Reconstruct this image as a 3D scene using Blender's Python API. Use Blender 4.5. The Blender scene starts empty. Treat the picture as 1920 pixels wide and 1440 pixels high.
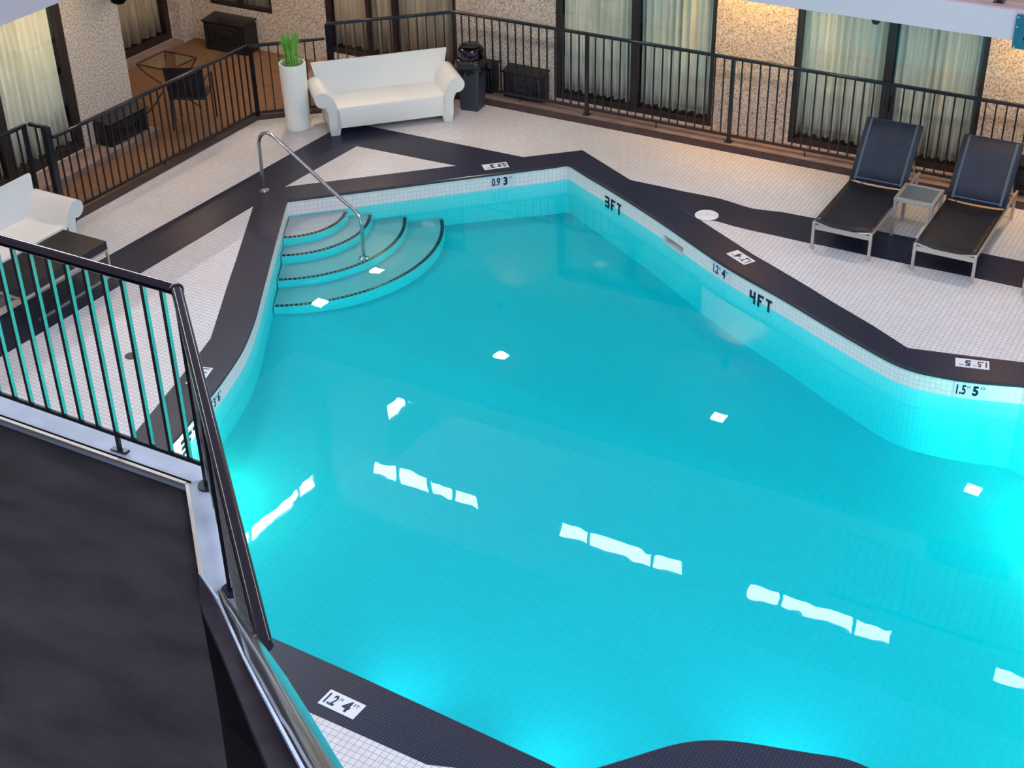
import bpy, bmesh, math, random
from mathutils import Vector, Matrix
from mathutils.geometry import tessellate_polygon
random.seed(7)
S = bpy.context.scene
COL = S.collection
PI = math.pi

# ------------------------------------------------------------------ camera
F_PX, YAW, PITCH, ROLL, CAM_H = 2753.966, 0.526351, 0.565682, -0.0230205, 7.2565
def cam_axes():
    cy, sy, cp, sp = math.cos(YAW), math.sin(YAW), math.cos(PITCH), math.sin(PITCH)
    F = Vector((-sy*cp, cy*cp, -sp)); R0 = Vector((cy, sy, 0)); U0 = R0.cross(F)
    c, s = math.cos(ROLL), math.sin(ROLL)
    return c*R0+s*U0, -s*R0+c*U0, F
CR, CU, CF = cam_axes()
EYE = Vector((0, 0, CAM_H))
cam_d = bpy.data.cameras.new('camera'); cam = bpy.data.objects.new('camera', cam_d); COL.objects.link(cam)
m = Matrix.Identity(4)
for i, v in enumerate((CR, CU, -CF)):
    for k in range(3): m[k][i] = v[k]
m.translation = EYE
cam.matrix_world = m
cam_d.sensor_width = 36; cam_d.lens = 36*F_PX/1920; cam_d.clip_end = 200
S.camera = cam

# ------------------------------------------------------------------ world, exposure, daylight
S.view_settings.view_transform = 'Standard'; S.view_settings.look = 'None'
S.view_settings.gamma = 1; S.view_settings.exposure = 0.46
w = bpy.data.worlds.new('world'); S.world = w; w.use_nodes = True
w.node_tree.nodes['Background'].inputs[0].default_value = (0.84, 0.91, 1.14, 1)
w.node_tree.nodes['Background'].inputs[1].default_value = 0.42
KEY_L = 108.0      # radiance of the left strip windows (daylight)
FAR_L = 22.0      # radiance of the far strip windows
PANEL_L = 4.6       # radiance of the added overhead light panel

# photograph pixel -> place, on a level / an upright plane of the hall
def ray(x, y): return CF + CR*((x-960)/F_PX) - CU*((y-720)/F_PX)
def P(x, y, z=0.0):
    d = ray(x, y); return EYE + d*((z-CAM_H)/d.z)
def PY(x, y, Y):
    d = ray(x, y); return EYE + d*(Y/d.y)
def PX(x, y, X):
    d = ray(x, y); return EYE + d*(X/d.x)
def PD(x, y, dist):
    return EYE + ray(x, y).normalized()*dist

# ------------------------------------------------------------------ materials
def mat(name, col=(0.5,0.5,0.5), rough=0.5, metal=0.0, emit=None, es=0.0, spec=0.5):
    m = bpy.data.materials.new(name); m.use_nodes = True
    b = m.node_tree.nodes['Principled BSDF']
    b.inputs['Base Color'].default_value = (*col, 1); b.inputs['Roughness'].default_value = rough
    b.inputs['Metallic'].default_value = metal
    b.inputs['Specular IOR Level'].default_value = spec
    if emit: b.inputs['Emission Color'].default_value = (*emit, 1); b.inputs['Emission Strength'].default_value = es
    return m
def nodes(m): return m.node_tree.nodes, m.node_tree.links, m.node_tree.nodes['Principled BSDF']
def noise_mat(name, c1, c2, scale=5, rough=0.6, bump=0.0, bscale=None, metal=0.0, detail=4, lo=0.35, hi=0.65, stretch=None):
    m = mat(name, c1, rough, metal); N, L, b = nodes(m)
    tc = N.new('ShaderNodeTexCoord'); n = N.new('ShaderNodeTexNoise'); n.inputs['Scale'].default_value = scale; n.inputs['Detail'].default_value = detail
    src = tc.outputs['Object']
    if stretch:
        mp = N.new('ShaderNodeMapping'); mp.inputs['Scale'].default_value = stretch; L.new(src, mp.inputs[0]); src = mp.outputs[0]
    r = N.new('ShaderNodeValToRGB'); r.color_ramp.elements[0].color = (*c1, 1); r.color_ramp.elements[1].color = (*c2, 1)
    r.color_ramp.elements[0].position = lo; r.color_ramp.elements[1].position = hi
    L.new(src, n.inputs['Vector']); L.new(n.outputs['Fac'], r.inputs[0]); L.new(r.outputs[0], b.inputs['Base Color'])
    if bump:
        n2 = N.new('ShaderNodeTexNoise'); n2.inputs['Scale'].default_value = bscale or scale*4; n2.inputs['Detail'].default_value = 3
        bp = N.new('ShaderNodeBump'); bp.inputs['Strength'].default_value = bump; bp.inputs['Distance'].default_value = 0.02
        L.new(src, n2.inputs['Vector']); L.new(n2.outputs['Fac'], bp.inputs['Height']); L.new(bp.outputs[0], b.inputs['Normal'])
    return m
def tile_mat(name, c1, c2, grout, pitch, gap, rough, stain=None, stain_amt=0.0, vertical=False, rot=0.0, spec=0.5):
    m = mat(name, c1, rough, spec=spec); N, L, b = nodes(m)
    tc = N.new('ShaderNodeTexCoord'); mp = N.new('ShaderNodeMapping'); mp.inputs['Rotation'].default_value = (0, 0, rot)
    L.new(tc.outputs['Object'], mp.inputs[0]); src = mp.outputs[0]
    if vertical: src = tc.outputs['UV']      # u runs along the wall, v is the height
    br = N.new('ShaderNodeTexBrick'); br.offset = 0.0; br.squash = 1.0
    br.inputs['Scale'].default_value = 1.0; br.inputs['Brick Width'].default_value = pitch; br.inputs['Row Height'].default_value = pitch
    br.inputs['Mortar Size'].default_value = gap; br.inputs['Mortar Smooth'].default_value = 0.3; br.inputs['Bias'].default_value = 0.0
    br.inputs['Color1'].default_value = (*c1, 1); br.inputs['Color2'].default_value = (*c2, 1); br.inputs['Mortar'].default_value = (*grout, 1)
    L.new(src, br.inputs['Vector'])
    out = br.outputs['Color']
    if stain:
        n = N.new('ShaderNodeTexNoise'); n.inputs['Scale'].default_value = 1.1; n.inputs['Detail'].default_value = 5; n.inputs['Roughness'].default_value = 0.6
        L.new(tc.outputs['Object'], n.inputs['Vector'])
        r = N.new('ShaderNodeValToRGB'); r.color_ramp.elements[0].position = 0.42; r.color_ramp.elements[1].position = 0.75
        r.color_ramp.elements[0].color = (0,0,0,1); r.color_ramp.elements[1].color = (stain_amt,)*3+(1,)
        mx = N.new('ShaderNodeMix'); mx.data_type = 'RGBA'; mx.inputs[7].default_value = (*stain, 1)
        L.new(n.outputs['Fac'], r.inputs[0]); L.new(r.outputs[0], mx.inputs[0]); L.new(out, mx.inputs[6]); out = mx.outputs[2]
    L.new(out, b.inputs['Base Color'])
    return m

M = {}
M['deck'] = tile_mat('white_mosaic', (0.71,0.695,0.73), (0.65,0.635,0.67), (0.35,0.335,0.35), 0.0508, 0.0032, 0.42, stain=(0.50,0.42,0.36), stain_amt=0.35)
M['band'] = tile_mat('black_mosaic', (0.024,0.032,0.080), (0.017,0.024,0.062), (0.004,0.005,0.010), 0.0254, 0.0034, 0.36, spec=0.25, stain=(0.032,0.026,0.024), stain_amt=0.5)
M['nosing'] = mat('black_nosing', (0.025,0.026,0.036), 0.28)
M['walltile'] = tile_mat('cream_pool_tile', (0.90,0.86,0.84), (0.85,0.815,0.80), (0.62,0.60,0.60), 0.0508, 0.0024, 0.3, vertical=True)
M['pooltile'] = tile_mat('water_lit_pool_tile', (0.16,0.86,0.87), (0.15,0.84,0.85), (0.10,0.76,0.79), 0.0508, 0.0028, 0.5, vertical=True)  # cyan of lamplight through the water is put into the wall colour
M['poolfloor'] = tile_mat('water_lit_floor_tile', (0.033,0.50,0.56), (0.031,0.49,0.55), (0.026,0.45,0.51), 0.0762, 0.0035, 0.5)  # water-filtered light put into the floor colour, darker than the lamp-lit walls
M['tread'] = mat('tread_plaster', (0.42,0.43,0.46), 0.5)
M['riser'] = mat('water_lit_riser', (0.08,0.86,0.88), 0.5)  # bright cyan stands for underwater lamplight falling on the risers
M['blacktile'] = mat('black_glazed_tile', (0.006,0.010,0.022), 0.25)
M['steel'] = mat('polished_steel', (0.62,0.60,0.60), 0.16, 1.0)
M['brushed'] = mat('brushed_steel', (0.58,0.52,0.48), 0.42, 0.75)
M['iron'] = mat('dark_painted_iron', (0.010,0.011,0.018), 0.30)
M['ironrail'] = mat('dark_gloss_rail', (0.013,0.014,0.024), 0.18)
M['darkrail'] = mat('dark_polished_rail', (0.050,0.040,0.052), 0.10, 1.0)
M['baluster'] = mat('polished_baluster', (0.34,0.32,0.31), 0.12, 1.0)
M['ledge'] = noise_mat('painted_ledge', (0.30,0.34,0.43), (0.42,0.47,0.58), 3, 0.35)
M['carpet'] = noise_mat('dark_carpet', (0.006,0.004,0.007), (0.030,0.021,0.029), 2.6, 0.95, bump=0.6, bscale=90, detail=10, lo=0.30, hi=0.72, stretch=(1,2.6,1))
M['brown'] = noise_mat('brown_carpet', (0.15,0.075,0.038), (0.19,0.10,0.055), 12, 0.9)
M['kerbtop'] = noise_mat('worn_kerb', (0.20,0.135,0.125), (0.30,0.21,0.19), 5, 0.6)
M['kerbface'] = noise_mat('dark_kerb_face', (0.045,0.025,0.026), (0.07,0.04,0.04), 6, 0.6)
M['fascia'] = mat('pale_fascia', (0.60,0.50,0.57), 0.7, spec=0.2)
M['pinkfloor'] = noise_mat('pink_walkway_edge', (0.40,0.26,0.24), (0.52,0.36,0.33), 4, 0.6)
M['frame'] = mat('dark_brown_frame', (0.022,0.014,0.016), 0.4)
M['white'] = mat('white_plastic', (0.76,0.77,0.76), 0.42)
M['planter'] = mat('white_planter', (0.88,0.89,0.87), 0.30)
M['soil'] = mat('dark_soil', (0.02,0.018,0.015), 0.9)
M['grass'] = noise_mat('grass_green', (0.10,0.36,0.04), (0.34,0.66,0.14), 30, 0.5)
M['sling'] = noise_mat('blue_black_sling', (0.007,0.012,0.032), (0.012,0.020,0.048), 4, 0.7)
M['seat'] = noise_mat('black_sling', (0.006,0.006,0.012), (0.012,0.012,0.021), 5, 0.4)
M['hem'] = mat('sling_hem', (0.050,0.075,0.115), 0.5)
M['tabletop'] = mat('black_tabletop', (0.013,0.013,0.020), 0.25, spec=0.35)
M['glassgrey'] = mat('frosted_glass', (0.10,0.12,0.15), 0.12)
M['bin'] = noise_mat('dark_bin', (0.028,0.034,0.052), (0.042,0.048,0.070), 30, 0.5)
M['bag'] = mat('black_bag', (0.008,0.009,0.014), 0.22)
M['ac'] = mat('black_ac', (0.006,0.007,0.010), 0.3)
M['acedge'] = mat('worn_ac_louvre', (0.03,0.035,0.045), 0.3)
M['rust'] = mat('dark_patio_metal', (0.035,0.018,0.018), 0.35)
M['sign'] = mat('sign_white', (0.72,0.75,0.82), 0.3)
M['signink'] = mat('sign_ink', (0.004,0.008,0.022), 0.3)
M['teal'] = mat('teal_sign', (0.0,0.10,0.17), 0.35)
M['cover'] = noise_mat('white_cover', (0.66,0.66,0.72), (0.78,0.78,0.84), 8, 0.4)
M['drain'] = mat('brown_drain', (0.03,0.022,0.02), 0.5)
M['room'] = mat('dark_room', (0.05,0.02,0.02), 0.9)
M['lamp'] = mat('soffit_lamp', (1,1,1), 0.5, emit=(1.0,0.85,0.68), es=170)
M['lampwarm'] = mat('warm_lamp', (1,1,1), 0.5, emit=(1.0,0.72,0.42), es=160)
M['winkey'] = mat('daylit_left_window', (1,1,1), 0.5, emit=(0.93,0.96,1.0), es=KEY_L)
M['winfar'] = mat('daylit_far_window', (1,1,1), 0.5, emit=(0.93,0.96,1.0), es=FAR_L)
M['added_light_panel'] = mat('added_panel_glow', (1,1,1), 0.5, emit=(0.88,0.95,1.08), es=PANEL_L)
M['poollamp'] = mat('pool_lamp_lens', (1,1,1), 0.5, emit=(1.0,0.75,0.5), es=12)
M['black'] = mat('black_paint', (0.003,0.003,0.005), 0.8, spec=0.05)
M['purple'] = noise_mat('dark_board', (0.022,0.016,0.024), (0.034,0.026,0.037), 4, 0.9)
M['purple'].node_tree.nodes['Principled BSDF'].inputs['Specular IOR Level'].default_value = 0.1

def stucco(name, a, b_, dark):
    m = mat(name, a, 0.9); N, L, b = nodes(m)
    tc = N.new('ShaderNodeTexCoord'); n = N.new('ShaderNodeTexNoise'); n.inputs['Scale'].default_value = 46; n.inputs['Detail'].default_value = 6; n.inputs['Roughness'].default_value = 0.7
    L.new(tc.outputs['Object'], n.inputs['Vector'])
    r = N.new('ShaderNodeValToRGB'); e = r.color_ramp.elements
    e[0].position = 0.36; e[0].color = (*dark, 1); e[1].position = 0.62; e[1].color = (*b_, 1)
    k = e.new(0.48); k.color = (*a, 1)
    L.new(n.outputs['Fac'], r.inputs[0]); L.new(r.outputs[0], b.inputs['Base Color'])
    bp = N.new('ShaderNodeBump'); bp.inputs['Strength'].default_value = 1.0; bp.inputs['Distance'].default_value = 0.03
    L.new(n.outputs['Fac'], bp.inputs['Height']); L.new(bp.outputs[0], b.inputs['Normal'])
    return m
M['stucco'] = stucco('pebble_stucco', (0.70,0.62,0.58), (0.98,0.90,0.84), (0.27,0.23,0.22))

def curtain_mat():
    m = noise_mat('pale_curtain', (0.66,0.68,0.60), (0.80,0.82,0.76), 3, 0.8, stretch=(6,6,0.4))
    return m
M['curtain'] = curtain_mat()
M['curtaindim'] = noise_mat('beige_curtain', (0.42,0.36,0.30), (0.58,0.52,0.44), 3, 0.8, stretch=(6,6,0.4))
def schlick(N, L, f0, bump=None):
    g = N.new('ShaderNodeNewGeometry'); d = N.new('ShaderNodeVectorMath'); d.operation = 'DOT_PRODUCT'
    L.new(g.outputs['Normal'], d.inputs[0]); L.new(g.outputs['Incoming'], d.inputs[1])
    def mth(op, a, b=None):
        n = N.new('ShaderNodeMath'); n.operation = op
        for i, v in enumerate((a, b)):
            if v is None: continue
            if isinstance(v, (int, float)): n.inputs[i].default_value = v
            else: L.new(v, n.inputs[i])
        return n.outputs[0]
    c = mth('ABSOLUTE', d.outputs['Value']); p5 = mth('POWER', mth('SUBTRACT', 1.0, c), 5.0)
    return mth('ADD', mth('MULTIPLY', p5, 1-f0), f0)
def glass_mat():
    m = bpy.data.materials.new('window_glass'); m.use_nodes = True; N, L = m.node_tree.nodes, m.node_tree.links
    N.clear(); o = N.new('ShaderNodeOutputMaterial'); mx = N.new('ShaderNodeMixShader'); t = N.new('ShaderNodeBsdfTransparent'); g = N.new('ShaderNodeBsdfGlossy')
    fr = schlick(N, L, 0.05); g.inputs['Roughness'].default_value = 0.02
    t.inputs[0].default_value = (0.97,0.98,0.97,1)
    L.new(fr, mx.inputs[0]); L.new(t.outputs[0], mx.inputs[1]); L.new(g.outputs[0], mx.inputs[2]); L.new(mx.outputs[0], o.inputs[0])
    return m
M['glass'] = glass_mat()
def water_mat():
    m = bpy.data.materials.new('pool_water'); m.use_nodes = True; N, L = m.node_tree.nodes, m.node_tree.links
    N.clear(); o = N.new('ShaderNodeOutputMaterial'); mx = N.new('ShaderNodeMixShader'); t = N.new('ShaderNodeBsdfTransparent'); g = N.new('ShaderNodeBsdfGlossy')
    fr = schlick(N, L, 0.022); g.inputs['Roughness'].default_value = 0.0
    tc = N.new('ShaderNodeTexCoord'); n = N.new('ShaderNodeTexNoise'); n.inputs['Scale'].default_value = 2.2; n.inputs['Detail'].default_value = 2.0
    bp = N.new('ShaderNodeBump'); bp.inputs['Strength'].default_value = 0.055; bp.inputs['Distance'].default_value = 0.02
    L.new(tc.outputs['Object'], n.inputs['Vector']); L.new(n.outputs['Fac'], bp.inputs['Height']); L.new(bp.outputs[0], g.inputs['Normal'])
    L.new(fr, mx.inputs[0]); L.new(t.outputs[0], mx.inputs[1]); L.new(g.outputs[0], mx.inputs[2]); L.new(mx.outputs[0], o.inputs[0])
    v = N.new('ShaderNodeVolumeAbsorption'); v.inputs['Color'].default_value = (0.0,0.95,0.968,1); v.inputs['Density'].default_value = 1.65
    L.new(v.outputs[0], o.inputs['Volume'])
    return m
M['water'] = water_mat()

# ------------------------------------------------------------------ mesh builder
class MB:
    def __init__(s): s.v = []; s.f = []; s.mi = []; s.cur = 0
    def add(s, vs, fs):
        o = len(s.v); s.v += [tuple(v) for v in vs]
        for f in fs: s.f.append([i+o for i in f]); s.mi.append(s.cur)
        return s
    def box(s, x0, x1, y0, y1, z0, z1):
        return s.add([(x0,y0,z0),(x1,y0,z0),(x1,y1,z0),(x0,y1,z0),(x0,y0,z1),(x1,y0,z1),(x1,y1,z1),(x0,y1,z1)],
                     [(0,3,2,1),(4,5,6,7),(0,1,5,4),(1,2,6,5),(2,3,7,6),(3,0,4,7)])
    def bar(s, a, b, w, h, up=(0,0,1)):
        a, b = Vector(a), Vector(b); d = (b-a).normalized(); u = Vector(up)
        if abs(d.dot(u)) > 0.98: u = Vector((0,1,0))
        r = d.cross(u).normalized()*(w/2); t = r.cross(d).normalized()*(h/2)
        vs = [p+sx*r+sz*t for p in (a, b) for sx, sz in ((-1,-1),(1,-1),(1,1),(-1,1))]
        return s.add(vs, [(0,1,2,3),(7,6,5,4),(0,4,5,1),(1,5,6,2),(2,6,7,3),(3,7,4,0)])
    def tube(s, pts, r, n=12, caps=True):
        pts = [Vector(p) for p in pts]; R = r if isinstance(r, (list, tuple)) else [r]*len(pts)
        rings = []; ref = None
        for i, p in enumerate(pts):
            d = (pts[min(i+1, len(pts)-1)]-pts[max(i-1, 0)]).normalized()
            if ref is None: ref = Vector((0,0,1)) if abs(d.z) < 0.9 else Vector((1,0,0))
            a = (ref-d*ref.dot(d)).normalized(); ref = a; c = d.cross(a)
            rings.append([p+a*math.cos(2*PI*k/n)*R[i]+c*math.sin(2*PI*k/n)*R[i] for k in range(n)])
        vs = [v for g in rings for v in g]; fs = []
        for i in range(len(pts)-1):
            for k in range(n):
                k2 = (k+1) % n; fs.append((i*n+k, (i+1)*n+k, (i+1)*n+k2, i*n+k2))
        if caps: fs.append(tuple(range(n))); fs.append(tuple(reversed(range((len(pts)-1)*n, len(pts)*n))))
        return s.add(vs, fs)
    def lathe(s, prof, c=(0,0), n=32, cap=True):
        vs = [(c[0]+r*math.cos(2*PI*k/n), c[1]+r*math.sin(2*PI*k/n), z) for r, z in prof for k in range(n)]; fs = []
        for i in range(len(prof)-1):
            for k in range(n):
                k2 = (k+1) % n; fs.append((i*n+k, i*n+k2, (i+1)*n+k2, (i+1)*n+k))
        if cap: fs.append(tuple(reversed(range(n)))); fs.append(tuple(range((len(prof)-1)*n, len(prof)*n)))
        return s.add(vs, fs)
    def prism(s, poly, z0, z1, holes=()):
        loops = [[Vector((p[0], p[1], 0)) for p in poly]]+[[Vector((p[0], p[1], 0)) for p in h] for h in holes]
        tris = tessellate_polygon(loops); flat = [v for l in loops for v in l]; n = len(flat)
        vs = [(v.x, v.y, z1) for v in flat]+[(v.x, v.y, z0) for v in flat]; fs = []
        for t in tris:
            a, b, c = (flat[i] for i in t); cr = (b-a).cross(c-a).z; t = tuple(t) if cr > 0 else tuple(reversed(t))
            fs.append(t); fs.append(tuple(i+n for i in reversed(t)))
        o = 0
        for l in loops:
            k = len(l)
            for i in range(k): j = (i+1) % k; fs.append((o+i, o+j, o+j+n, o+i+n))
            o += k
        return s.add(vs, fs)
    def extrude(s, poly, origin, ax, ay, depth):
        """poly in (u,v) on origin+u*ax+v*ay, extruded by the vector depth"""
        o, ax, ay, dp = Vector(origin), Vector(ax), Vector(ay), Vector(depth); n = len(poly)
        a = [o+ax*u+ay*v for u, v in poly]; b = [p+dp for p in a]
        tris = tessellate_polygon([[Vector((u, v, 0)) for u, v in poly]])
        fs = [tuple(t) for t in tris]+[tuple(i+n for i in reversed(t)) for t in tris]+[(i, (i+1) % n, (i+1) % n+n, i+n) for i in range(n)]
        return s.add(a+b, fs)
    def build(s, name, mats, parent=None, smooth=False, bevel=0, kind=None, seg=2, recalc=True, ang=35):
        me = bpy.data.meshes.new(name); me.from_pydata(s.v, [], s.f)
        mats = mats if isinstance(mats, (list, tuple)) else [mats]
        for k in mats: me.materials.append(M[k] if isinstance(k, str) else k)
        for p, i in zip(me.polygons, s.mi): p.material_index = i
        if recalc:
            b = bmesh.new(); b.from_mesh(me); bmesh.ops.recalc_face_normals(b, faces=b.faces); b.to_mesh(me); b.free()
        if smooth: me.shade_smooth(); me.set_sharp_from_angle(angle=math.radians(ang))
        o = bpy.data.objects.new(name, me); COL.objects.link(o)
        if parent: o.parent = parent
        if bevel:
            md = o.modifiers.new('bevel', 'BEVEL'); md.width = bevel; md.segments = seg; md.limit_method = 'ANGLE'; md.angle_limit = math.radians(40)
            me.shade_smooth(); me.set_sharp_from_angle(angle=math.radians(50))
        if kind: o['kind'] = kind
        return o
def tag(o, label, cat, group=None):
    o['label'] = label; o['category'] = cat
    if group: o['group'] = group
    return o
def thing(name, label, cat, loc=(0,0,0), rz=0, group=None):
    o = bpy.data.objects.new(name, None); COL.objects.link(o); o.location = loc; o.rotation_euler = (0,0,rz); o.empty_display_size = 0.1
    return tag(o, label, cat, group)
def dup(root, loc, rz, label, group=None):
    r = root.copy(); COL.objects.link(r); r.location = loc; r.rotation_euler = (0,0,rz); r['label'] = label
    if group: r['group'] = group
    for ch in list(root.children):
        c = ch.copy(); COL.objects.link(c); c.parent = r
        for g in list(ch.children):
            d = g.copy(); COL.objects.link(d); d.parent = c
    return r
def struct(name, mb, mats, **k): return mb.build(name, mats, kind='structure', **k)
def sgroup(name):
    o = bpy.data.objects.new(name, None); COL.objects.link(o); o['kind'] = 'structure'; o.empty_display_size = 0.1; return o
xy = lambda p: (p.x, p.y)

# ------------------------------------------------------------------ pool outline
def PP(*pts): return [xy(P(a, b)) for a, b in pts]
edge_px_top = [(537,375),(680,357),(820,339),(960,321),(1040,311),(1054,308.5),(1063,307.5),(1072,310),(1100,328),(1145,354),(1232,409),(1340,484),(1385,512),(1440,542),(1472,560),(1565,616),(1612,643),(1640,659),(1662,671),(1682,681),(1703,689),(1727,696.5),(1790,709),(1850,716),(1920,722)]
E_top = PP(*edge_px_top)
E_right = [(0.2,11.15),(2.0,10.2),(2.0,6.2)]
E_bot = PP((1600,1426),(1520,1414),(1470,1406),(1420,1397.5),(1385,1392.5),(1350,1390),(1322,1390),(1295,1392.5),(1265,1398),(1232,1407),(1195,1419),(1160,1430),(1120,1442),(1071,1458),(1040,1440),(857,1355),(640,1255),(498,1193))
E_hid = PP((330,1118),(200,1050),(185,1020),(215,970),(260,907))
E_left = PP((312,840),(345,803),(387,749),(412,717),(437,681),(452,657),(463,634),(474,605),(480,585),(494,530),(512,462))
def soften(poly, rounds=2, limit=32):
    for _ in range(rounds):
        out = []; n = len(poly)
        for i in range(n):
            a, b, c = Vector(poly[i-1]), Vector(poly[i]), Vector(poly[(i+1) % n])
            if math.degrees((b-a).angle(c-b)) > limit or i == 0: out.append(tuple(b)); continue
            k = 0.25 if _ else 0.25
            la, lc = (b-a).length, (c-b).length; d = min(la, lc)*0.25
            out.append(tuple(b+(a-b).normalized()*d)); out.append(tuple(b+(c-b).normalized()*d))
        poly = out
    return poly
POOL = soften(E_top+E_right+E_bot+E_hid+E_left)
def inside(p, poly):
    x, y = p; c = False; n = len(poly)
    for i in range(n):
        x1, y1 = poly[i]; x2, y2 = poly[(i+1) % n]
        if (y1 > y) != (y2 > y) and x < (x2-x1)*(y-y1)/(y2-y1)+x1: c = not c
    return c
def nearest_edge(p):
    best = None
    for i in range(len(POOL)):
        a = Vector(POOL[i]); b = Vector(POOL[(i+1) % len(POOL)]); d = b-a
        t = max(0, min(1, (Vector(p)-a).dot(d)/d.length_squared)); q = a+d*t; k = (Vector(p)-q).length
        if best is None or k < best[0]: best = (k, q, d.normalized())
    _, q, d = best; nrm = Vector((-d.y, d.x))
    if not inside(tuple(q+nrm*0.03), POOL): nrm = -nrm
    return q, d, nrm        # point on edge, direction, inward normal
WZ = -0.205
def floor_z(x, y): return -0.587-0.047*(x+8.8)

# ------------------------------------------------------------------ floor (deck) with inlaid bands
mb = MB()
deck_outer = [(-11.8,3.0),(-11.8,13.9),(-11.08,14.6),(-9.9,15.69),(2.6,15.69),(2.6,3.0)]
mb.prism(deck_outer, -0.015, 0.0, holes=[POOL])
struct('floor', mb, 'deck')
# coping ring
cop_top = [(255,810),(327,722),(367,672),(395,635),(412,582),(425,540),(442,490),(475,387),(486,357),(533,351),(856,311),(982,295),(1092,282),(1182,338),(1314,414),(1362,445),(1416,480),(1446,497),(1522,542),(1560,566),(1635,610),(1702,653),(1810,667),(1920,680)]
outer = PP(*cop_top)+[(0.4,11.62),(2.5,10.7),(2.5,5.7),(-0.6,6.02),(-2.1,6.2),(-2.9,5.95)]+PP((800,1433.5),(600,1344),(380,1245),(150,1140),(95,1060),(150,940))
mb = MB(); mb.prism(outer, 0.0, 0.004, holes=[POOL]); struct('trim_1', mb, 'band')
# nosing along the pool edge
mb = MB(); n = len(POOL)
edge3 = [(*p, -0.013) for p in POOL]+[(*POOL[0], -0.013)]
mb.tube(edge3, 0.017, 8, caps=False); struct('trim_2', mb, 'nosing', smooth=True)
# V-shaped dark bands behind the steps
mb = MB()
mb.prism(PP((652,229),(669,274),(533,351),(486,358),(476,386),(-250,819),(-250,733)), 0.0, 0.003)
mb.prism(PP((652,229),(982,295),(960,300),(856,311),(669,274)), 0.0, 0.0031)
struct('trim_3', mb, 'band')
mb = MB()
up = [(1182,338),(1235,349),(1285,360),(1320,366.5),(1347,372),(1374,380),(1395,387),(1412,391.5),(1435,394.5),(1466,398),(1525,409),(1640,432),(1715,447),(1841,475),(1920,491),(2080,527)]
lo = [(2080,578),(1915,540),(1823,520),(1779,511),(1704,496),(1631,480),(1540,460),(1517,456),(1450,441),(1412,433),(1375,424),(1341,414),(1314,413)]
mb.prism(PP(*(up+lo)), 0.0, 0.003); struct('trim_4', mb, 'band')

# ------------------------------------------------------------------ pool basin
basin = sgroup('pool_basin')
mb = MB()
sk_a, _, _ = nearest_edge(xy(P(1232,446,-0.16))); sk_b, _, _ = nearest_edge(xy(P(1272,471,-0.16)))
def wall_quads(mb, pts, z0f, z1f):
    for i in range(len(pts)-1):
        a, b = pts[i], pts[i+1]
        mb.add([(*a, z0f(a)), (*b, z0f(b)), (*b, z1f(b)), (*a, z1f(a))], [(0,1,2,3)])
# polyline with the skimmer mouth inserted
loop = POOL+[POOL[0]]
seq = []
for i in range(len(loop)-1):
    a = Vector(loop[i]); b = Vector(loop[i+1]); seq.append(tuple(a))
    ins = []
    for q in (sk_a, sk_b):
        t = (q-a).dot(b-a)/(b-a).length_squared
        if 0 < t < 1 and ((a+(b-a)*t)-q).length < 1e-3: ins.append((t, tuple(q)))
    seq += [q for t, q in sorted(ins)]
seq.append(loop[-1])
ia = seq.index(tuple(sk_a)); ib = seq.index(tuple(sk_b))
if ia > ib: ia, ib = ib, ia
up_z = lambda v: (lambda p: v)
mb.cur = 0
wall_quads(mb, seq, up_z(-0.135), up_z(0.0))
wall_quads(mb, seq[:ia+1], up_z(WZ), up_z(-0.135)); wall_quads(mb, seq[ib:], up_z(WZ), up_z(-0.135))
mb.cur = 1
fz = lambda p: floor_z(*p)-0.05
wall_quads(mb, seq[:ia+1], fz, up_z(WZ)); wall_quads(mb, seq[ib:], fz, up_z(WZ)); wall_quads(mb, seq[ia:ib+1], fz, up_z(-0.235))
# skimmer throat
dd = (sk_b-sk_a).normalized(); _, _, nn = nearest_edge(tuple((sk_a+sk_b)/2)); bk = -nn*0.25
A, B_ = sk_a, sk_b
c = [(*A,-0.135),(*B_,-0.135),(*B_,-0.235),(*A,-0.235)]; c2 = [(*(A+bk),-0.135),(*(B_+bk),-0.135),(*(B_+bk),-0.235),(*(A+bk),-0.235)]
mb.cur = 0; mb.add(c+c2, [(4,5,6,7),(0,1,5,4),(1,2,6,5),(2,3,7,6),(3,0,4,7)])
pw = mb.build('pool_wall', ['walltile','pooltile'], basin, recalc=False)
bw = bmesh.new(); bw.from_mesh(pw.data); bmesh.ops.remove_doubles(bw, verts=bw.verts, dist=1e-5); bw.to_mesh(pw.data); bw.free()
pw.data.shade_smooth(); pw.data.set_sharp_from_angle(angle=math.radians(35))
run = {}; acc = 0.0
for i, q in enumerate(seq):
    if i: acc += (Vector(q)-Vector(seq[i-1])).length
    run.setdefault((round(q[0], 4), round(q[1], 4)), []).append(acc)
uvl = pw.data.uv_layers.new(name='UVMap')
for p in pw.data.polygons:
    base = None
    for li in p.loop_indices:
        co = pw.data.vertices[pw.data.loops[li].vertex_index].co; ss = run.get((round(co.x, 4), round(co.y, 4)), [0.0])
        u = ss[0] if base is None or len(ss) == 1 else min(ss, key=lambda k: abs(k-base))
        base = u if base is None else base
        uvl.data[li].uv = (u, co.z)
# floor of the pool
mb = MB()
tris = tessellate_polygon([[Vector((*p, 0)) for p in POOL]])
mb.add([(p[0], p[1], floor_z(*p)) for p in POOL], [tuple(t) for t in tris]); fl = mb.build('pool_floor', 'poolfloor', basin)

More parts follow.
